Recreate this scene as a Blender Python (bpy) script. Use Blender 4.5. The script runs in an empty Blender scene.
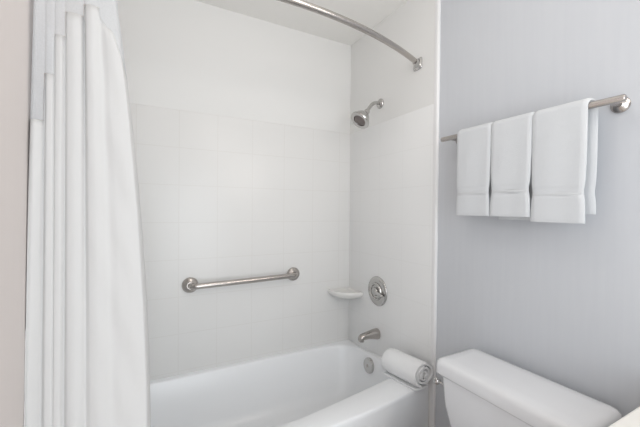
import bpy, bmesh, math, random
from mathutils import Vector, Matrix
random.seed(7)
C = bpy.context.scene.collection
PI = math.pi

# ---------------------------------------------------------------- camera
cam_d = bpy.data.cameras.new('camera')
cam_d.sensor_fit = 'HORIZONTAL'; cam_d.sensor_width = 36.0
cam_d.lens = 328.48/640*36.0
cam_d.clip_start = 0.02
cam = bpy.data.objects.new('camera', cam_d); C.objects.link(cam)
RX = Vector((0.8827, -0.4699, 0.0093)); UP = Vector((-0.0035, 0.0132, 0.9999)); FW = Vector((0.4699, 0.8826, -0.0100))
m = Matrix((( RX.x, UP.x, -FW.x, -1.2653), (RX.y, UP.y, -FW.y, -1.9343), (RX.z, UP.z, -FW.z, 1.309), (0, 0, 0, 1)))
cam.matrix_world = m
bpy.context.scene.camera = cam

# ---------------------------------------------------------------- world, lights, exposure
w = bpy.data.worlds.new('world'); bpy.context.scene.world = w; w.use_nodes = True
w.node_tree.nodes['Background'].inputs[0].default_value = (0.9, 0.95, 1.0, 1)
w.node_tree.nodes['Background'].inputs[1].default_value = 0.5
vs = bpy.context.scene.view_settings
vs.view_transform = 'Standard'; vs.look = 'None'; vs.exposure = -0.06; vs.gamma = 1.0; vs.use_curve_mapping = False

def area_light(name, loc, target, sx, sy, power, col):
    d = bpy.data.lights.new(name, 'AREA'); d.shape = 'RECTANGLE'; d.size = sx; d.size_y = sy
    d.energy = power; d.color = col
    o = bpy.data.objects.new(name, d); C.objects.link(o); o.location = loc
    o.rotation_euler = (Vector(target)-Vector(loc)).to_track_quat('-Z', 'Y').to_euler()
    return o
# soft fill added at the unseen doorway behind the camera, the ceiling lamp, the lamps over the vanity mirror
area_light('doorway_fill', (-0.95, -2.74, 1.15), (-0.95, 0, 1.15), 0.9, 1.9, 21.5, (0.91, 0.965, 1.0))
area_light('vanity_lamp_light', (-0.13, -2.05, 2.02), (-1.4, -1.1, 1.2), 0.6, 0.32, 6.4, (1.0, 0.925, 0.85))
pl = bpy.data.lights.new('ceiling_lamp_light', 'POINT'); pl.energy = 3.2; pl.shadow_soft_size = 0.14; pl.color = (1.0, 0.96, 0.92)
po = bpy.data.objects.new('ceiling_lamp_light', pl); C.objects.link(po); po.location = (-0.75, -1.1, 2.18)

# ---------------------------------------------------------------- materials
def new_mat(name):
    mt = bpy.data.materials.new(name); mt.use_nodes = True
    nt = mt.node_tree; b = nt.nodes['Principled BSDF']
    return mt, nt, b
def N(nt, t, **kw):
    n = nt.nodes.new(t)
    for k, v in kw.items(): setattr(n, k, v)
    return n
def math_n(nt, op, a, b=None, c=None):
    n = nt.nodes.new('ShaderNodeMath'); n.operation = op
    for i, v in enumerate((a, b, c)):
        if v is None: continue
        if isinstance(v, (int, float)): n.inputs[i].default_value = v
        else: nt.links.new(v, n.inputs[i])
    return n.outputs[0]
def noisy(name, col, col2, rough=0.6, scale=8.0, bump=0.1, bscale=200.0, metal=0.0, stretch=None, spec=0.5, coat=0.0, dist=0.002):
    mt, nt, b = new_mat(name)
    tc = N(nt, 'ShaderNodeTexCoord'); mp = N(nt, 'ShaderNodeMapping')
    nt.links.new(tc.outputs['Object'], mp.inputs[0])
    if stretch: mp.inputs['Scale'].default_value = stretch
    n1 = N(nt, 'ShaderNodeTexNoise'); n1.inputs['Scale'].default_value = scale; n1.inputs['Detail'].default_value = 3
    nt.links.new(mp.outputs[0], n1.inputs['Vector'])
    mx = N(nt, 'ShaderNodeMix', data_type='RGBA')
    nt.links.new(n1.outputs['Fac'], mx.inputs[0])
    mx.inputs[6].default_value = (*col, 1); mx.inputs[7].default_value = (*col2, 1)
    nt.links.new(mx.outputs[2], b.inputs['Base Color'])
    if bump > 0:
        n2 = N(nt, 'ShaderNodeTexNoise'); n2.inputs['Scale'].default_value = bscale; n2.inputs['Detail'].default_value = 2
        nt.links.new(mp.outputs[0], n2.inputs['Vector'])
        bp = N(nt, 'ShaderNodeBump'); bp.inputs['Strength'].default_value = bump; bp.inputs['Distance'].default_value = dist
        nt.links.new(n2.outputs['Fac'], bp.inputs['Height']); nt.links.new(bp.outputs[0], b.inputs['Normal'])
    b.inputs['Roughness'].default_value = rough; b.inputs['Metallic'].default_value = metal
    b.inputs['Specular IOR Level'].default_value = spec
    b.inputs['Coat Weight'].default_value = coat
    return mt
def tile_mat(name, axis, off, zoff, T=0.2032, col=(0.84, 0.835, 0.825), grout=(0.80, 0.79, 0.77), rough=0.32):
    mt, nt, b = new_mat(name)
    tc = N(nt, 'ShaderNodeTexCoord'); sp = N(nt, 'ShaderNodeSeparateXYZ')
    nt.links.new(tc.outputs['Object'], sp.inputs[0])
    def edge(sock, o):
        f = math_n(nt, 'FRACT', math_n(nt, 'DIVIDE', math_n(nt, 'SUBTRACT', sock, o-50*T), T))
        return math_n(nt, 'MULTIPLY', math_n(nt, 'MINIMUM', f, math_n(nt, 'SUBTRACT', 1.0, f)), T)
    e = math_n(nt, 'MINIMUM', edge(sp.outputs[axis], off), edge(sp.outputs[2], zoff))
    mr = N(nt, 'ShaderNodeMapRange'); mr.interpolation_type = 'SMOOTHSTEP'
    mr.inputs['From Min'].default_value = 0.0008; mr.inputs['From Max'].default_value = 0.0032
    nt.links.new(e, mr.inputs['Value'])
    mx = N(nt, 'ShaderNodeMix', data_type='RGBA')
    nt.links.new(mr.outputs[0], mx.inputs[0]); mx.inputs[6].default_value = (*grout, 1); mx.inputs[7].default_value = (*col, 1)
    nt.links.new(mx.outputs[2], b.inputs['Base Color'])
    ns = N(nt, 'ShaderNodeTexNoise'); ns.inputs['Scale'].default_value = 9.0
    nt.links.new(tc.outputs['Object'], ns.inputs['Vector'])
    h = math_n(nt, 'ADD', mr.outputs[0], math_n(nt, 'MULTIPLY', ns.outputs['Fac'], 0.55))
    bp = N(nt, 'ShaderNodeBump'); bp.inputs['Strength'].default_value = 0.25; bp.inputs['Distance'].default_value = 0.0006
    nt.links.new(h, bp.inputs['Height']); nt.links.new(bp.outputs[0], b.inputs['Normal'])
    b.inputs['Roughness'].default_value = rough
    return mt

ZT = 1.845          # top of the tile field
M = {}
M['plaster'] = noisy('painted_plaster', (0.82, 0.818, 0.808), (0.83, 0.828, 0.818), 0.6, 3, 0.05, 60)
M['ceiling'] = noisy('ceiling_paint', (0.89, 0.88, 0.855), (0.90, 0.89, 0.865), 0.8, 3, 0.1, 80)
M['paper_grey'] = noisy('grey_wallpaper', (0.595, 0.615, 0.655), (0.63, 0.65, 0.685), 0.6, 60, 0.12, 140, stretch=(1, 1, 0.06))
M['paper_beige'] = noisy('beige_wallpaper', (0.68, 0.63, 0.61), (0.70, 0.65, 0.63), 0.7, 60, 0.1, 140, stretch=(1, 1, 0.06))
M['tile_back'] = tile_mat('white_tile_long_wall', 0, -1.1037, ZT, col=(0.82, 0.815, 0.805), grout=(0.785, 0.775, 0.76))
M['tile_end'] = tile_mat('white_tile_end_wall', 1, -0.735, ZT, col=(0.87, 0.873, 0.873), grout=(0.84, 0.842, 0.84))  # paler than the long wall's tile; the colour stands in for missing fill light
M['bullnose'] = noisy('glazed_edge_tile', (0.85, 0.85, 0.86), (0.86, 0.86, 0.87), 0.35, 4, 0.0)
M['floor'] = tile_mat('beige_floor_tile', 0, 0.0, 0.005, 0.305, (0.68, 0.60, 0.54), (0.52, 0.47, 0.43), 0.35)
M['enamel'] = noisy('white_tub_enamel', (0.915, 0.93, 0.95), (0.925, 0.94, 0.96), 0.30, 2, 0.0, coat=0.1)
M['porcelain'] = noisy('white_porcelain', (0.80, 0.81, 0.835), (0.81, 0.82, 0.845), 0.12, 2, 0.0, coat=0.3)
M['ceramic'] = noisy('white_soap_dish_ceramic', (0.82, 0.81, 0.79), (0.83, 0.82, 0.80), 0.18, 2, 0.0)
M['chrome'] = noisy('polished_chrome', (0.50, 0.49, 0.48), (0.56, 0.55, 0.54), 0.12, 20, 0.0, metal=1.0)
M['nickel'] = noisy('brushed_nickel', (0.46, 0.43, 0.41), (0.52, 0.49, 0.465), 0.24, 40, 0.0, metal=1.0)
M['dark_rubber'] = noisy('grey_spray_rubber', (0.17, 0.14, 0.135), (0.22, 0.19, 0.18), 0.5, 60, 0.0)
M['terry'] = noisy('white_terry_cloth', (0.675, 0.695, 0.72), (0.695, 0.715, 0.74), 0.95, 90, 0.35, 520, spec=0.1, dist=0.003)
M['terry_bright'] = noisy('brightened_white_terry', (0.86, 0.87, 0.88), (0.88, 0.89, 0.90), 0.95, 90, 0.4, 420, spec=0.1, dist=0.003)  # light put into the colour: the roll's terry is paler than the hanging towels'
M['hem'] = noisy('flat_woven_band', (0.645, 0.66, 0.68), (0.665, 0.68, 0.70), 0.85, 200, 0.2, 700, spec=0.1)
M['curtain'] = noisy('white_curtain_cloth', (0.745, 0.745, 0.745), (0.765, 0.765, 0.765), 0.85, 6, 0.25, 28, spec=0.1, stretch=(1, 1, 0.5), dist=0.006)
nt = M['curtain'].node_tree; tl = N(nt, 'ShaderNodeBsdfTranslucent'); tl.inputs[0].default_value = (0.85, 0.85, 0.85, 1)
mxs = N(nt, 'ShaderNodeMixShader'); mxs.inputs[0].default_value = 0.2
nt.links.new(nt.nodes['Principled BSDF'].outputs[0], mxs.inputs[1]); nt.links.new(tl.outputs[0], mxs.inputs[2])
nt.links.new(mxs.outputs[0], nt.nodes['Material Output'].inputs['Surface'])
M['counter'] = noisy('cream_stone_counter', (0.88, 0.86, 0.82), (0.90, 0.88, 0.84), 0.3, 30, 0.0)
M['cabinet'] = noisy('white_cabinet_paint', (0.78, 0.77, 0.75), (0.80, 0.79, 0.77), 0.4, 4, 0.0)
M['door'] = noisy('white_door_paint', (0.80, 0.79, 0.77), (0.82, 0.81, 0.79), 0.4, 4, 0.0)
# sheer voile
mt, nt, b = new_mat('sheer_voile'); M['voile'] = mt
out = nt.nodes['Material Output']
b.inputs['Base Color'].default_value = (0.85, 0.87, 0.90, 1); b.inputs['Roughness'].default_value = 0.9
tl = N(nt, 'ShaderNodeBsdfTranslucent'); tl.inputs[0].default_value = (0.88, 0.91, 0.95, 1)
tr = N(nt, 'ShaderNodeBsdfTransparent')
wv = N(nt, 'ShaderNodeTexNoise'); wv.inputs['Scale'].default_value = 300
tc = N(nt, 'ShaderNodeTexCoord'); nt.links.new(tc.outputs['Object'], wv.inputs['Vector'])
m1 = N(nt, 'ShaderNodeMixShader'); m1.inputs[0].default_value = 0.4
nt.links.new(b.outputs[0], m1.inputs[1]); nt.links.new(tl.outputs[0], m1.inputs[2])
m2 = N(nt, 'ShaderNodeMixShader')
nt.links.new(math_n(nt, 'MULTIPLY_ADD', wv.outputs['Fac'], 0.1, 0.28), m2.inputs[0])
nt.links.new(m1.outputs[0], m2.inputs[1]); nt.links.new(tr.outputs[0], m2.inputs[2])
nt.links.new(m2.outputs[0], out.inputs['Surface'])
# lamp glass gives off light
mt, nt, b = new_mat('lit_lamp_glass'); M['lamp'] = mt
b.inputs['Base Color'].default_value = (0.9, 0.88, 0.84, 1)
b.inputs['Emission Color'].default_value = (1.0, 0.90, 0.76, 1); b.inputs['Emission Strength'].default_value = 1.0
mt, nt, b = new_mat('mirror_silver'); M['mirror'] = mt
b.inputs['Metallic'].default_value = 1.0; b.inputs['Roughness'].default_value = 0.02; b.inputs['Base Color'].default_value = (0.9, 0.9, 0.9, 1)

# ---------------------------------------------------------------- mesh helpers
def link(name, bm, mat, parent=None, smooth=True, angle=40):
    bmesh.ops.recalc_face_normals(bm, faces=bm.faces[:])
    me = bpy.data.meshes.new(name); bm.to_mesh(me); bm.free()
    me.materials.append(M[mat])
    if smooth:
        me.polygons.foreach_set('use_smooth', [True]*len(me.polygons))
        me.set_sharp_from_angle(angle=math.radians(angle))
    o = bpy.data.objects.new(name, me); C.objects.link(o)
    if parent: o.parent = parent; o.matrix_parent_inverse = parent.matrix_basis.inverted()
    return o
def thing(name, label, cat, loc=(0, 0, 0), group=None):
    o = bpy.data.objects.new(name, None); C.objects.link(o); o.location = loc; o.empty_display_size = 0.05
    o['label'] = label; o['category'] = cat
    if group: o['group'] = group
    return o
def struct(o): o['kind'] = 'structure'; return o
def box(bm, x0, x1, y0, y1, z0, z1, bev=0.0, seg=3):
    r = bmesh.ops.create_cube(bm, size=1.0)
    for v in r['verts']:
        v.co = Vector(((x0+x1)/2+v.co.x*(x1-x0), (y0+y1)/2+v.co.y*(y1-y0), (z0+z1)/2+v.co.z*(z1-z0)))
    if bev > 0:
        es = list({e for v in r['verts'] for e in v.link_edges})
        bmesh.ops.bevel(bm, geom=es, offset=bev, segments=seg, affect='EDGES', profile=0.5)
    return bm
def loft(bm, rings, cap0=True, cap1=True, closed=True):
    vs_ = [[bm.verts.new(p) for p in r] for r in rings]
    n = len(rings[0])
    for a, b_ in zip(vs_[:-1], vs_[1:]):
        for i in range(n if closed else n-1):
            j = (i+1) % n
            bm.faces.new((a[i], a[j], b_[j], b_[i]))
    if cap0: bm.faces.new(vs_[0][::-1])
    if cap1: bm.faces.new(vs_[-1])
    return vs_
def frame_of(d):
    d = Vector(d).normalized(); a = Vector((0, 0, 1)) if abs(d.z) < 0.9 else Vector((1, 0, 0))
    u = d.cross(a).normalized(); v = d.cross(u).normalized()
    return d, u, v
def lathe(bm, origin, axis, prof, n=40):
    """prof: (distance along the axis, radius)"""
    d, u, v = frame_of(axis); o = Vector(origin)
    rings = [[o+d*h+(u*math.cos(2*PI*k/n)+v*math.sin(2*PI*k/n))*max(r, 1e-5) for k in range(n)] for h, r in prof]
    loft(bm, rings); return bm
def tube(bm, pts, rad, n=20):
    pts = [Vector(p) for p in pts]; rs = rad if isinstance(rad, (list, tuple)) else [rad]*len(pts)
    T = []
    for i in range(len(pts)):
        a = pts[max(i-1, 0)]; b_ = pts[min(i+1, len(pts)-1)]; T.append((b_-a).normalized())
    d, u, v = frame_of(T[0]); rings = []
    for i, p in enumerate(pts):
        u = (u-T[i]*u.dot(T[i])).normalized(); v = T[i].cross(u)
        rings.append([p+(u*math.cos(2*PI*k/n)+v*math.sin(2*PI*k/n))*rs[i] for k in range(n)])
    loft(bm, rings); return bm
def spline(pts, per=8):
    """Catmull-Rom through points of any dimension"""
    P = [tuple(p) for p in pts]; P = [tuple(2*a-b_ for a, b_ in zip(P[0], P[1]))]+P+[tuple(2*a-b_ for a, b_ in zip(P[-1], P[-2]))]
    outp = []
    for i in range(1, len(P)-2):
        for k in range(per):
            t = k/per
            outp.append(tuple(0.5*((2*b1)+(c-a)*t+(2*a-5*b1+4*c-d)*t*t+(-a+3*b1-3*c+d)*t**3) for a, b1, c, d in zip(P[i-1], P[i], P[i+1], P[i+2])))
    outp.append(P[-2]); return outp

# ---------------------------------------------------------------- the room
XL, XR, YF, H = -1.5185, 0.012, -2.78, 2.4602
struct(link('floor', box(bmesh.new(), XL-0.1, XR+0.1, YF-0.1, 0.12, -0.10, 0.0), 'floor', None, False))
struct(link('ceiling', box(bmesh.new(), XL-0.1, XR+0.1, YF-0.1, 0.12, H, H+0.1), 'ceiling', None, False))
wb = struct(link('wall_back', box(bmesh.new(), XL-0.1, XR+0.1, 0.006, 0.12, 0, H), 'plaster', None, False))
wr = struct(link('wall_right', box(bmesh.new(), XR, XR+0.1, YF-0.1, 0.006, 0, H), 'paper_grey', None, False))
wl = struct(link('wall_left', box(bmesh.new(), XL-0.1, XL, YF-0.1, 0.006, 0, H), 'paper_beige', None, False))
# front wall with an unseen doorway behind the added fill light
bm = bmesh.new(); box(bm, XL, -1.45, YF-0.1, YF, 0, H); box(bm, -0.45, XR, YF-0.1, YF, 0, H); box(bm, -1.45, -0.45, YF-0.1, YF, 2.15, H)
struct(link('wall_front', bm, 'paper_beige', None, False))
# the painted end of the alcove, a little proud of the wallpaper
struct(link('wall_alcove', box(bmesh.new(), 0.0006, XR+0.02, -0.760, 0.006, 0, H), 'plaster', None, False))
# tile field: long wall, end wall, the other end wall
def slab(name, x0, x1, y0, y1, z0, z1, mat, par):
    return link(name, box(bmesh.new(), x0, x1, y0, y1, z0, z1, 0.0035, 3), mat, par)
slab('tile_field', XL, 0.004, 0.0, 0.02, 0.396, ZT, 'tile_back', wb)
slab('tile_field', 0.0, 0.02, -0.752, 0.0, 0.40, ZT, 'tile_end', wr)
slab('tile_field', XL-0.02, XL+0.006, -0.70, 0.0, 0.40, ZT, 'tile_end', wl)
# rounded edge strip that closes the end wall
bm = bmesh.new(); r = 0.009
prof = [(0.013, -0.752), (0.0, -0.752), (-0.0008, -0.755)]+[(-0.0008+r-r*math.cos(a), -0.767-r*math.sin(a)) for a in [k*PI/2/8 for k in range(9)]]+[(0.016, -0.776)]
loft(bm, [[Vector((x, y, z)) for x, y in prof] for z in (0.0, H)])
struct(link('trim_1', bm, 'bullnose'))
# floor-level skirting on the two papered walls
struct(link('baseboard_right', box(bmesh.new(), XR-0.012, XR+0.01, -1.62, -0.779, 0.001, 0.09, 0.004, 2), 'door'))
struct(link('baseboard_left', box(bmesh.new(), XL-0.01, XL+0.012, YF, -0.84, 0.001, 0.09, 0.004, 2), 'door'))

# ---------------------------------------------------------------- bathtub
ZR = 0.445
tub = thing('bathtub', 'white enamel alcove bathtub with a bowed front, below the tiled walls', 'bathtub', (-0.765, -0.4, 0))
cx, cy = -0.765, -0.39
x0, x1, yb = -1.5175, -0.0005, -0.0005
def front(x): return -0.742-0.072*(1-((x+0.763)/0.761)**2)
def outer(th):
    c, s = math.cos(th), math.sin(th); lo, hi = 0.0, 2.0
    for _ in range(50):
        md = (lo+hi)/2; x, y = cx+c*md, cy+s*md
        if x0 <= x <= x1 and front(min(max(x, x0), x1)) <= y <= yb: lo = md
        else: hi = md
    return cx+c*lo, cy+s*lo
def inner(th, sx=1.0, sy=1.0, dx=0.0, hx=0.735, hy=0.352):
    c, s_ = math.cos(th), math.sin(th); n = 8.0 if s_ > 0 else 11.0
    rr = (abs(c/hx)**n+abs(s_/hy)**n)**(-1/n)
    x, y = rr*c, rr*s_
    if s_ < 0: y *= (0.333-0.128*math.sqrt((x/hx)**2+0.02))/hy
    return cx+dx+x*sx, cy+y*sy
corner = [math.atan2(y-cy, x-cx) for x, y in ((x1, yb), (x0, yb), (x0, front(x0)), (x1, front(x1)))]
ths = sorted(set([round(2*PI*k/144-PI, 6) for k in range(144)]+[round(a, 6) for a in corner]))
O = [outer(t) for t in ths]
def ring(pts, z): return [Vector((x, y, z)) for x, y in pts]
def shrink(pts, d): return [(x, y+(d if y < -0.6 else 0)) for x, y in pts]
bm = bmesh.new()
rings = [ring(O, 0.0), ring(O, ZR-0.02), ring(shrink(O, 0.001), ZR-0.007), ring(shrink(O, 0.004), ZR-0.0018), ring(shrink(O, 0.010), ZR)]
for sx, sy, dx, z in ((1.016, 1.022, 0, ZR), (1.006, 1.008, 0, ZR-0.002), (1.0, 1.0, 0, ZR-0.008), (0.990, 0.975, 0, ZR-0.03), (0.96, 0.90, 0.010, ZR-0.13), (0.92, 0.80, 0.016, 0.19), (0.88, 0.72, 0.02, 0.135), (0.83, 0.64, 0.025, 0.11), (0.75, 0.5, 0.03, 0.10), (0.35, 0.3, 0.03, 0.096)):
    rings.append(ring([inner(t, sx, sy, dx) for t in ths], z))
loft(bm, rings)
# the rim runs a little lower along the tiled walls than at the front
for v_ in bm.verts:
    if v_.co.z > 0.05:
        q = max(0.0, min(1.0, (v_.co.y+0.58)/0.50)); v_.co.z -= 0.042*q*q*(3-2*q)*min(1.0, (v_.co.z-0.05)/0.3)
link('basin', bm, 'enamel', tub, angle=50)
# overflow plate and drain
ov = Vector((-0.046, -0.305, 0.357)); ax = Vector((-1, 0, 0.12))
bm = bmesh.new(); lathe(bm, ov, ax, [(-0.02, 0.044), (0.004, 0.046), (0.009, 0.044), (0.013, 0.034), (0.012, 0.014), (0.014, 0.010), (0.014, 0)], 36)
op = link('overflow_plate', bm, 'chrome', tub)
bm = bmesh.new(); lathe(bm, ov+ax.normalized()*0.011, ax, [(0, 0.010), (0.004, 0.010), (0.006, 0.007), (0.006, 0)], 20)
link('screw', bm, 'nickel', op)
bm = bmesh.new(); lathe(bm, (-0.30, -0.39, 0.094), (0, 0, 1), [(0, 0.032), (0.006, 0.032), (0.009, 0.026), (0.011, 0.018), (0.011, 0)], 32)
link('drain', bm, 'chrome', tub)

# ---------------------------------------------------------------- grab bar
gb = thing('grab_bar', 'straight brushed metal grab bar on the long tiled wall', 'grab bar', (-0.74, 0, 0.893))
za, zb_ = 0.890, 0.900
pts = spline([(-1.045, -0.004, za), (-1.045, -0.030, za), (-1.037, -0.048, za), (-1.016, -0.056, za), (-0.97, -0.057, za+0.001), (-0.74, -0.057, (za+zb_)/2), (-0.50, -0.057, zb_), (-0.457, -0.056, zb_), (-0.436, -0.048, zb_), (-0.428, -0.030, zb_), (-0.428, -0.004, zb_)], 6)
bm = bmesh.new(); tube(bm, pts, 0.0155, 24); link('bar', bm, 'nickel', gb)
for x, z in ((-1.045, za), (-0.428, zb_)):
    bm = bmesh.new(); lathe(bm, (x, -0.0005, z), (0, -1, 0), [(0, 0.042), (0.006, 0.043), (0.012, 0.041), (0.017, 0.034), (0.021, 0.024), (0.026, 0.019), (0.026, 0)], 40)
    link('flange', bm, 'nickel', gb)

# ---------------------------------------------------------------- shower head
sh = thing('showerhead', 'chrome bell-shaped shower head on a bent arm high on the end wall', 'shower head', (0, -0.33, 1.965))
FL = Vector((0, -0.33, 1.962))
bm = bmesh.new(); lathe(bm, FL+Vector((-0.0005, 0, 0)), (-1, 0, 0), [(0, 0.030), (0.004, 0.030), (0.009, 0.026), (0.014, 0.016), (0.016, 0.013), (0.016, 0)], 32)
link('flange', bm, 'chrome', sh)
arm = spline([FL, FL+Vector((-0.03, 0, 0.001)), FL+Vector((-0.058, 0, -0.010)), FL+Vector((-0.080, 0, -0.034)), FL+Vector((-0.099, 0, -0.061))], 6)
bm = bmesh.new(); tube(bm, arm, 0.0105, 18); link('arm', bm, 'chrome', sh)
n = Vector((-0.66, -0.04, -0.75)).normalized(); hb = Vector(arm[-1])-n*0.006
bm = bmesh.new(); lathe(bm, hb, n, [(0, 0.010), (0.002, 0.016), (0.012, 0.018), (0.022, 0.015), (0.030, 0.022), (0.040, 0.034), (0.055, 0.044), (0.070, 0.050), (0.082, 0.059), (0.090, 0.061), (0.095, 0.058), (0.093, 0.039), (0.088, 0.037), (0.088, 0)], 40)
hd = link('bell', bm, 'chrome', sh)
bm = bmesh.new(); lathe(bm, hb+n*0.087, n, [(0, 0.036), (0.004, 0.036), (0.006, 0.032), (0.008, 0.015), (0.008, 0)], 36)
d, u, v = frame_of(n)
for k in range(18):
    rr = 0.027 if k < 12 else 0.014; a = 2*PI*k/(12 if k < 12 else 6)
    lathe(bm, hb+n*0.093+(u*math.cos(a)+v*math.sin(a))*rr, n, [(0, 0.003), (0.003, 0.002), (0.003, 0)], 8)
link('spray_face', bm, 'dark_rubber', hd)['label'] = 'dark grey rubber spray face'

# ---------------------------------------------------------------- shower valve
sv = thing('shower_valve', 'round chrome shower valve plate with a lever handle, above the tub spout', 'valve', (0, -0.325, 0.815))
VO = Vector((0, -0.325, 0.815))
bm = bmesh.new(); lathe(bm, VO+Vector((-0.0005, 0, 0)), (-1, 0, 0), [(0, 0.090), (0.004, 0.090), (0.009, 0.086), (0.012, 0.076), (0.014, 0.056), (0.012, 0.052), (0.011, 0.046), (0.011, 0)], 56)
link('escutcheon', bm, 'chrome', sv)
bm = bmesh.new(); lathe(bm, VO+Vector((-0.010, 0, 0)), (-1, 0, 0), [(0, 0.052), (0.008, 0.051), (0.012, 0.047), (0.012, 0.043), (0.004, 0.039), (0.002, 0.030), (0.002, 0)], 40)
link('collar', bm, 'chrome', sv)
bm = bmesh.new(); lathe(bm, VO+Vector((-0.011, 0, 0)), (-1, 0, 0), [(0, 0.026), (0.014, 0.025), (0.020, 0.022), (0.023, 0.015), (0.024, 0)], 32)
hb2 = link('handle', bm, 'chrome', sv)
bm = bmesh.new()
tube(bm, spline([VO+Vector((-0.022, 0.004, 0)), VO+Vector((-0.026, -0.028, -0.004)), VO+Vector((-0.028, -0.056, -0.009)), VO+Vector((-0.030, -0.080, -0.014))], 5), [0.0125]*6+[0.0115]*5+[0.0105]*4+[0.006], 16)
link('lever', bm, 'chrome', hb2)

# ---------------------------------------------------------------- tub spout
sp_ = thing('tub_spout', 'brushed metal tub spout with a drooping nose, between valve and overflow plate', 'spout', (0, -0.325, 0.555))
bm = bmesh.new(); rings = []
for x, zc, hw, hh in ((-0.0005, 0.553, 0.030, 0.032), (-0.012, 0.553, 0.030, 0.032), (-0.04, 0.555, 0.027, 0.027), (-0.08, 0.554, 0.024, 0.021), (-0.106, 0.552, 0.022, 0.018), (-0.120, 0.548, 0.020, 0.019), (-0.131, 0.543, 0.017, 0.019), (-0.137, 0.538, 0.011, 0.012)):
    rings.append([Vector((x, -0.325+hw*math.copysign(abs(math.cos(a))**0.85, math.cos(a)), zc+hh*math.copysign(abs(math.sin(a))**0.85, math.sin(a)))) for a in [2*PI*k/28 for k in range(28)]])
loft(bm, rings); link('body', bm, 'nickel', sp_)
bm = bmesh.new(); lathe(bm, (-0.118, -0.325, 0.538), (0, 0, -1), [(0, 0.015), (0.014, 0.0145), (0.014, 0.011), (0.004, 0.010), (0.004, 0)], 24)
link('outlet', bm, 'nickel', sp_)

# ---------------------------------------------------------------- soap dish
bm = bmesh.new(); rings = []
def quarter(s_, z):
    R = 0.172; pts = [(0.0, 0.0)]
    for k in range(33):
        a = PI/2*k/32; q = 2.1
        rr = (abs(math.cos(a))**q+abs(math.sin(a))**q)**(-1/q)
        pts.append((R*rr*math.cos(a), R*rr*math.sin(a)))
    c0 = 0.052
    return [Vector((min(-(c0+(px-c0)*s_), -0.0005), min(-(c0+(py-c0)*s_), -0.0005), z)) for px, py in pts]
for s_, z in ((0.60, 0.722), (0.76, 0.730), (0.91, 0.742), (0.98, 0.752), (1.0, 0.760), (0.995, 0.768), (0.96, 0.772), (0.92, 0.771), (0.88, 0.765), (0.80, 0.762), (0.4, 0.761)):
    rings.append(quarter(s_, z))
loft(bm, rings)
sd = link('soap_dish', bm, 'ceramic'); sd['label'] = 'small white ceramic soap dish in the corner of the tiled walls'; sd['category'] = 'soap dish'

# ---------------------------------------------------------------- curved curtain rod
ZROD = 2.085
def rod_y(x): return -0.640-0.160*(1-((x+0.762)/0.762)**2)
rod = thing('shower_curtain_rod', 'curved brushed metal shower curtain rod bowing out over the tub', 'curtain rod', (-0.765, -0.72, ZROD))
bm = bmesh.new(); tube(bm, [(x, rod_y(x), ZROD) for x in [-1.508+1.504*k/80 for k in range(81)]], 0.0132, 20)
link('rod', bm, 'nickel', rod)
for s, x in ((-1, -0.0), (1, XL+0.0062)):
    bm = bmesh.new(); y = rod_y(x+s*0.0)
    # a square plate with a sleeve that flares towards it
    rings = []
    for h, hs, p in ((0.0008, 0.030, 8), (0.005, 0.030, 8), (0.009, 0.027, 6), (0.013, 0.021, 3), (0.030, 0.018, 2.2), (0.036, 0.0165, 2)):
        R_ = []
        for k in range(32):
            a = 2*PI*k/32; c, q = math.cos(a), math.sin(a); rr = hs*(abs(c)**p+abs(q)**p)**(-1/p)
            R_.append(Vector((x+s*h, y-0.40*h+rr*c, ZROD-0.004+rr*q)))
        rings.append(R_)
    loft(bm, rings)
    link('bracket', bm, 'chrome', rod)

# ---------------------------------------------------------------- shower curtain, gathered at the left end
cur = thing('shower_curtain', 'white cloth shower curtain with a sheer upper window, gathered beside the left wall', 'curtain', (-1.42, -0.85, 0.1))
def xt(px): return -1.510+(px-33)*0.00206
def xb(px): return -1.524+(px-22)*0.00219
# column: pixel at top, pixel at bottom, depth at top, depth at bottom, height of the sheer window's edge
cols = [(29.5, 22, -0.842, -0.905, 1.530), (31.5, 22.2, -0.858, -0.928, 1.530), (33, 22, -0.860, -0.945, 1.530), (37, 27, -0.905, -0.945, 1.530), (42.5, 33, -0.870, -0.885, 1.532),
        (44.5, 37, -0.835, -0.845, 1.60), (46.5, 41, -0.885, -0.900, 1.648), (51, 46, -0.890, -0.905, 1.655), (53.5, 48, -0.862, -0.893, 1.70), (55, 50, -0.893, -0.910, 1.752), (60, 54.5, -0.905, -0.905, 1.762),
        (63.5, 58, -0.855, -0.850, 1.79), (66, 62, -0.895, -0.905, 1.822), (73, 69, -0.915, -0.925, 1.830), (79, 75, -0.890, -0.900, 1.832), (82, 79, -0.810, -0.865, 1.845), (84.5, 84, -0.890, -0.895, 1.862),
        (90, 92, -0.915, -0.920, 1.866), (95.5, 101, -0.885, -0.915, 1.858), (99, 108, -0.855, -0.900, 1.835), (104, 118, -0.885, -0.912, 1.815), (110, 132, -0.890, -0.915, 1.80), (115, 143, -0.865, -0.890, 1.735), (117, 148, -0.825, -0.85, 1.68), (114, 143, -0.775, -0.80, 1.67)]
S = spline([(xt(a), xb(b_), c, d_, z) for a, b_, c, d_, z in cols], 8)
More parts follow.
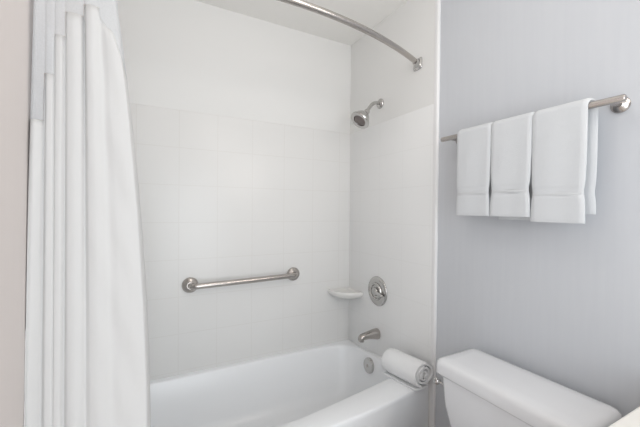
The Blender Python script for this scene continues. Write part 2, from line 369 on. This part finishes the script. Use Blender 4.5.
# the window's edge runs level across each fold and steps at the creases between them
def edge_z(px, z):
    for lim, zz in ((44.2, 1.525), (53.2, 1.643), (63.8, 1.745), (82, 1.808), (98, 1.840)):
        if px < lim: return zz
    return z-0.022
S = [(a, b_, c, d_, edge_z(33+(a+1.510)/0.00206, z)) for a, b_, c, d_, z in S]
ZC0, ZC1, ZTOP = 0.60, 1.88, 2.042
def cpt(s, z, k, sheer):
    xa, xb_, ya, yb2, _ = s
    t = (z-ZC0)/(ZC1-ZC0); tt = min(t, 1.0)
    flat = 0.16+0.84*max(0.0, min(1.0, (20-k)/12))+0.84*max(0.0, min(1.0, (k-(len(S)-17))/8))
    if sheer and 24 < k < len(S)-18: flat *= 0.35
    x = xb_+(xa-xb_)*(max(tt, 0.0)**(1+1.0*(k/len(S))**2) if tt > 0 else tt); yc = -0.918+0.033*tt; y = yc+((yb2+(ya-yb2)*tt)-yc)*flat
    if z > 1.90:
        q = min((z-1.90)/(ZTOP-1.90), 1.0); q = q*q*(3-2*q)
        y = y*(1-q)+q*(rod_y(x)+0.018*(y+0.86)/0.05)
    # loose cloth: faint cross wrinkles on the wide right-hand flap
    wv_ = 0.0028*math.sin(z*23+x*60)*math.sin(z*7.3+x*31+1.0)*min(1.0, max(0.0, (k-120)/40))
    return Vector((max(x, XL+0.002), y+wv_, z))
def sheet(lo, hi, rows, sheer):
    bm = bmesh.new(); g = []
    for r_ in range(rows+1):
        g.append([bm.verts.new(cpt(s, lo(s)+(hi(s)-lo(s))*r_/rows, k, sheer)) for k, s in enumerate(S)])
    for a, b_ in zip(g[:-1], g[1:]):
        for i in range(len(S)-1): bm.faces.new((a[i], a[i+1], b_[i+1], b_[i]))
    return bm
o = link('cloth_panel', sheet(lambda s: 0.14, lambda s: s[4], 70, False), 'curtain', cur, angle=180)
sm = o.modifiers.new('thickness', 'SOLIDIFY'); sm.thickness = 0.0016
o = link('sheer_panel', sheet(lambda s: s[4]+0.0005, lambda s: ZTOP, 24, True), 'voile', cur, angle=180); o['label'] = 'pale see-through upper window of the curtain'
for k in range(8):
    x = -1.462+0.017*k; c = Vector((x, rod_y(x), ZROD-0.0165))
    bm = bmesh.new(); tube(bm, [c+Vector((0.002*math.sin(a), 0.033*math.cos(a), 0.033*math.sin(a))) for a in [2*PI*q/28 for q in range(29)]], 0.0018, 8)
    link('ring', bm, 'chrome', cur)

# ---------------------------------------------------------------- towel bar
BX, BZ = -0.062, 1.6375
tb = thing('towel_bar', 'metal towel bar on the grey wall, holding the three hanging towels', 'towel bar', (0.012, -1.2, BZ))
bm = bmesh.new()
lathe(bm, (BX, -0.860, BZ), (0, -1, 0), [(0, 0.008), (0.002, 0.0105), (0.652, 0.0105), (0.655, 0.008), (0.655, 0)], 24)
link('bar', bm, 'nickel', tb)
for y in (-0.905, -1.478):
    bm = bmesh.new(); lathe(bm, (XR-0.0005, y, BZ), (-1, 0, 0), [(0, 0.024), (0.005, 0.025), (0.010, 0.022), (0.014, 0.015), (0.018, 0.010), (0.060, 0.009), (0.070, 0.009), (0.070, 0)], 32)
    link('post', bm, 'nickel', tb)

# ---------------------------------------------------------------- three towels folded over the bar
def towel(label, ya, yb3, zf, zk, dyb, seed, taper):
    t = thing('hand_towel', label, 'towel', (BX, (ya+yb3)/2, zf), 'white towels folded over the towel bar')
    rnd = random.Random(seed); th = 0.0115; R0 = 0.0122
    # centre line of the cloth in x,z: front bottom, up, over the bar, down behind
    ztop = BZ
    line = []
    nf = 44
    for k in range(nf+1):
        z = zf+(ztop-zf)*k/nf; line.append((BX-R0-th/2-0.004*(1-k/nf), z, 0))
    for k in range(1, 12):
        a = PI-PI*k/12; line.append((BX+(R0+th/2)*math.cos(a), ztop+(R0+th/2)*math.sin(a), k/12))
    nb = 36
    for k in range(nb+1):
        z = ztop+(zk-ztop)*k/nb; line.append((BX+R0+th/2, z, 1))
    bm = bmesh.new(); rings = []; ny = 18
    ph = rnd.random()*6
    for i, (x, z, bk) in enumerate(line):
        a = Vector(line[max(i-1, 0)][:2]); b_ = Vector(line[min(i+1, len(line)-1)][:2]); tg = (b_-a).normalized()
        nx, nz = -tg.y, tg.x
        endf = min(1.0, (z-zf)/0.012) if bk == 0 else 1.0
        if bk == 1: endf = min(1.0, (z-zk)/0.012)
        hth = th/2*(0.62+0.38*math.sqrt(max(endf, 0.0)))
        band = 0.0
        if bk == 0:
            dz = z-zf
            if 0.083 < dz < 0.098 or 0.106 < dz < 0.112: band = 0.0022
        hth -= band
        pin = taper*(math.exp(-((z-zf-0.098)/0.022)**2)+0.55*math.exp(-((z-zf-0.10)/0.085)**2)) if bk in (0, 1) else 0
        y0 = ya-pin-0.006*0; y1 = yb3+pin
        if bk > 0: y0 += dyb*bk; y1 += dyb*bk
        R_ = []
        npr = ny
        for side in (1, -1):
            for q in range(npr+1):
                u_ = q/npr if side == 1 else 1-q/npr
                y = y0+(y1-y0)*u_
                e = min(u_, 1-u_)*abs(y1-y0)
                tf = math.sqrt(min(1.0, e/0.006)*(2-min(1.0, e/0.006))) if e < 0.006 else 1.0
                wob = 0.0010*math.sin(y*55+ph+z*4)*(1 if bk == 0 else 0.3)*min(1, (ztop-z)/0.1+0.1)
                off = side*hth*max(tf, 0.25)+wob
                R_.append(Vector((x+nx*off, y, z+nz*off)))
        rings.append(R_)
    loft(bm, rings)
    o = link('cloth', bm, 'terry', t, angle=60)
    # the flat woven band near the hem: two thin raised cords and a smooth strip
    bm = bmesh.new(); xf = BX-R0-th-0.0028
    for za_, zb4 in ((0.084, 0.0866), (0.0885, 0.0965), (0.0985, 0.1011)):
        y_a, y_b = ya-taper*1.5-0.004, yb3+taper*1.5+0.004
        box(bm, xf+0.0006, xf+0.006, y_b, y_a, zf+za_, zf+zb4, 0.0008, 2)
    link('woven_band', bm, 'hem', o)
    return t
towel('white hand towel hanging nearest the tub, left of the three on the bar', -0.960, -1.1165, 1.293, 1.36, 0.0, 3, 0.0035)
towel('white hand towel hanging in the middle of the bar, back layer showing below', -1.1175, -1.2700, 1.292, 1.280, -0.008, 11, 0.0045)
towel('widest white hand towel, hanging nearest the bar\'s round right bracket', -1.2708, -1.432, 1.276, 1.304, -0.011, 23, 0.0035)

# ---------------------------------------------------------------- rolled towel on the tub deck
rt = thing('rolled_towel', 'white rolled towel lying on the front corner of the tub rim', 'towel', (-0.08, -0.66, ZR))
RR = 0.068; ctr = Vector((-0.082, 0, ZR+RR+0.001)); ya_, yb_ = -0.558, -0.776
ang = math.radians(-5)
def rollpt(a, r_, y):
    f = (y-ya_)/(yb_-ya_)
    x = ctr.x+r_*math.cos(a)+(f-0.5)*0.035; z = ctr.z+r_*math.sin(a)*0.98
    return Vector((x, y, max(z, ZR+0.0015)))
turns = 3.0; th = 0.019
bm = bmesh.new(); prof_o = []; NA = 150
path = []
for k in range(NA+1):
    a = -PI*0.62-turns*2*PI*(1-k/NA); r_ = 0.009+(RR-0.009-th/2)*(k/NA)
    path.append((a, r_))
ny = 10
def roll_strip(bm, path, th_):
    rings = []
    for a, r_ in path:
        R_ = []
        for side in (1, -1):
            for q in range(ny+1):
                u_ = q/ny if side == 1 else 1-q/ny
                y = ya_+(yb_-ya_)*u_
                e = min(u_, 1-u_)*abs(yb_-ya_); tf = 0.55 if e < 1e-4 else 1.0
                jit = 0.004*math.sin(a*1.3)*(1 if u_ > 0.5 else -1) if e < 1e-4 else 0
                R_.append(rollpt(a, r_+side*th_/2*tf, y+jit))
        rings.append(R_)
    loft(bm, rings)
roll_strip(bm, path, th*0.9)
link('roll', bm, 'terry_bright', rt, angle=60)
# the loose outer edge of the towel lying under the roll on the deck side
bm = bmesh.new(); rings = []
for k, (dx_, z_) in enumerate(((0.02, ZR+0.004), (-0.02, ZR+0.004), (-0.042, ZR+0.0045), (-0.055, ZR+0.006))):
    rings.append([Vector((ctr.x+dx_+(f-0.5)*0.035, ya_+(yb_-ya_)*f, z_+o_)) for o_, fs in ((-0.0035, (0.03, 0.5, 0.99)), (0.0035, (0.99, 0.5, 0.03))) for f in fs])
loft(bm, rings); link('loose_edge', bm, 'terry_bright', rt)

# ---------------------------------------------------------------- toilet
to = thing('toilet', 'white two-piece toilet with a lidded tank against the grey wall', 'toilet', (-0.15, -1.26, 0))
def rrect(xa, xb2, ya2, yb4, r_, z, n_=8, bow=0.0):
    pts = []
    for (px, py, a0) in ((xb2-r_, yb4-r_, 0), (xa+r_, yb4-r_, PI/2), (xa+r_, ya2+r_, PI), (xb2-r_, ya2+r_, 1.5*PI)):
        for k in range(n_+1):
            a = a0+PI/2*k/n_; pts.append(Vector((px+r_*math.cos(a), py+r_*math.sin(a), z)))
    if bow:
        for p in pts:
            if p.x < (xa+xb2)/2: p.x -= bow*(1-((p.y-(ya2+yb4)/2)/((yb4-ya2)/2))**2)
    return pts
tx1 = -0.016
bm = bmesh.new()
loft(bm, [rrect(-0.205, tx1-0.005, -1.455, -1.065, 0.035, 0.395, bow=0.006), rrect(-0.215, tx1-0.005, -1.468, -1.052, 0.04, 0.42, bow=0.008), rrect(-0.232, tx1-0.004, -1.490, -1.024, 0.035, 0.56, bow=0.010), rrect(-0.240, tx1-0.004, -1.497, -1.018, 0.035, 0.680, bow=0.012)])
link('tank', bm, 'porcelain', to)
bm = bmesh.new(); L = (-0.254, tx1, -1.512, -1.006)
def lidr(d_, z): return rrect(L[0]+d_, L[1]-d_, L[2]+d_, L[3]-d_, 0.026-d_*0.3, z, bow=0.014)
loft(bm, [lidr(0.012, 0.673), lidr(0.003, 0.675), lidr(0.0, 0.681), lidr(0.0, 0.711), lidr(0.0025, 0.721), lidr(0.009, 0.728), lidr(0.018, 0.7315), lidr(0.05, 0.734)])
link('tank_lid', bm, 'porcelain', to, angle=60)
bm = bmesh.new(); lathe(bm, (-0.222, -1.036, 0.625), (0, 1, 0), [(0, 0.0045), (0.0275, 0.0045)]+[(0.042-0.0148*math.cos(a), 0.0148*math.sin(a)) for a in [0.32+(PI-0.32)*k/14 for k in range(15)]], 28)
link('flush_lever', bm, 'chrome', to)['label'] = 'small round chrome flush knob'
# bowl, seat and cover (below the frame)
def egg(cx_, hl, hw, z, n_=40): return [Vector((cx_-hl*math.cos(a)*(1.0 if math.cos(a) > 0 else 0.8), -1.256+hw*math.sin(a), z)) for a in [2*PI*k/n_ for k in range(n_)]]
bm = bmesh.new(); loft(bm, [egg(-0.40, 0.22, 0.11, 0.001), egg(-0.40, 0.21, 0.10, 0.06), egg(-0.42, 0.20, 0.10, 0.16), egg(-0.45, 0.25, 0.15, 0.28), egg(-0.47, 0.275, 0.178, 0.37), egg(-0.47, 0.28, 0.182, 0.392)])
box(bm, -0.24, -0.03, -1.40, -1.11, 0.33, 0.392, 0.02)
link('bowl', bm, 'porcelain', to)
bm = bmesh.new(); loft(bm, [egg(-0.47, 0.28, 0.184, 0.394), egg(-0.47, 0.284, 0.188, 0.40), egg(-0.47, 0.28, 0.184, 0.414)]); link('seat', bm, 'porcelain', to)
bm = bmesh.new(); loft(bm, [egg(-0.47, 0.278, 0.182, 0.416), egg(-0.47, 0.28, 0.184, 0.424), egg(-0.47, 0.26, 0.165, 0.436), egg(-0.47, 0.12, 0.08, 0.440)]); link('seat_cover', bm, 'porcelain', to)

# ---------------------------------------------------------------- vanity
va = thing('vanity', 'cream topped bathroom vanity whose counter corner shows beside the toilet tank', 'vanity', (-0.25, -2.1, 0))
bm = bmesh.new(); box(bm, -0.545, XR-0.001, -2.62, -1.614, 0.828, 0.862, 0.006, 3); link('countertop', bm, 'counter', va)
bm = bmesh.new(); box(bm, -0.52, XR-0.001, -2.60, -1.63, 0.09, 0.827, 0.003, 2); box(bm, -0.47, XR-0.001, -2.58, -1.65, 0.001, 0.09); link('cabinet', bm, 'cabinet', va)
for k in range(2):
    ya5 = -1.645-0.475*k
    bm = bmesh.new(); box(bm, -0.538, -0.5205, ya5-0.46, ya5, 0.12, 0.80, 0.004, 2); dd = link('cabinet_door', bm, 'cabinet', va)
    bm = bmesh.new(); lathe(bm, (-0.5375, ya5-(0.42 if k == 0 else 0.04), 0.70), (-1, 0, 0), [(0, 0.006), (0.012, 0.006), (0.014, 0.013), (0.022, 0.013), (0.026, 0.008), (0.026, 0)], 20); link('knob', bm, 'nickel', dd)

# ---------------------------------------------------------------- lamps and mirror behind the camera's side
cl = thing('ceiling_lamp', 'round frosted ceiling lamp above the bathroom floor', 'lamp', (-0.75, -1.1, H))
bm = bmesh.new(); lathe(bm, (-0.75, -1.1, H-0.0005), (0, 0, -1), [(0, 0.15), (0.02, 0.15), (0.025, 0.14), (0.025, 0)], 40); link('base', bm, 'nickel', cl)
bm = bmesh.new(); lathe(bm, (-0.75, -1.1, H-0.0262), (0, 0, -1), [(0, 0.13), (0.03, 0.125), (0.05, 0.10), (0.065, 0.06), (0.07, 0)], 40); link('shade', bm, 'lamp', cl)
# lamp bar over the vanity mirror, and the mirror
vl = thing('vanity_lamp', 'frosted lamp bar on the grey wall above the vanity mirror', 'lamp', (XR, -2.05, 2.02))
link('back_plate', box(bmesh.new(), XR-0.03, XR-0.0005, -2.30, -1.80, 1.97, 2.07, 0.006, 2), 'nickel', vl)
link('shade', box(bmesh.new(), XR-0.115, XR-0.0305, -2.32, -1.78, 1.98, 2.06, 0.02, 4), 'lamp', vl)
mi = thing('wall_mirror', 'plain mirror on the grey wall above the vanity counter', 'mirror', (XR, -2.1, 1.4))
link('backing', box(bmesh.new(), XR-0.008, XR-0.0005, -2.60, -1.70, 0.98, 1.88), 'door', mi)
link('glass', box(bmesh.new(), XR-0.012, XR-0.0082, -2.60, -1.70, 0.98, 1.88), 'mirror', mi)
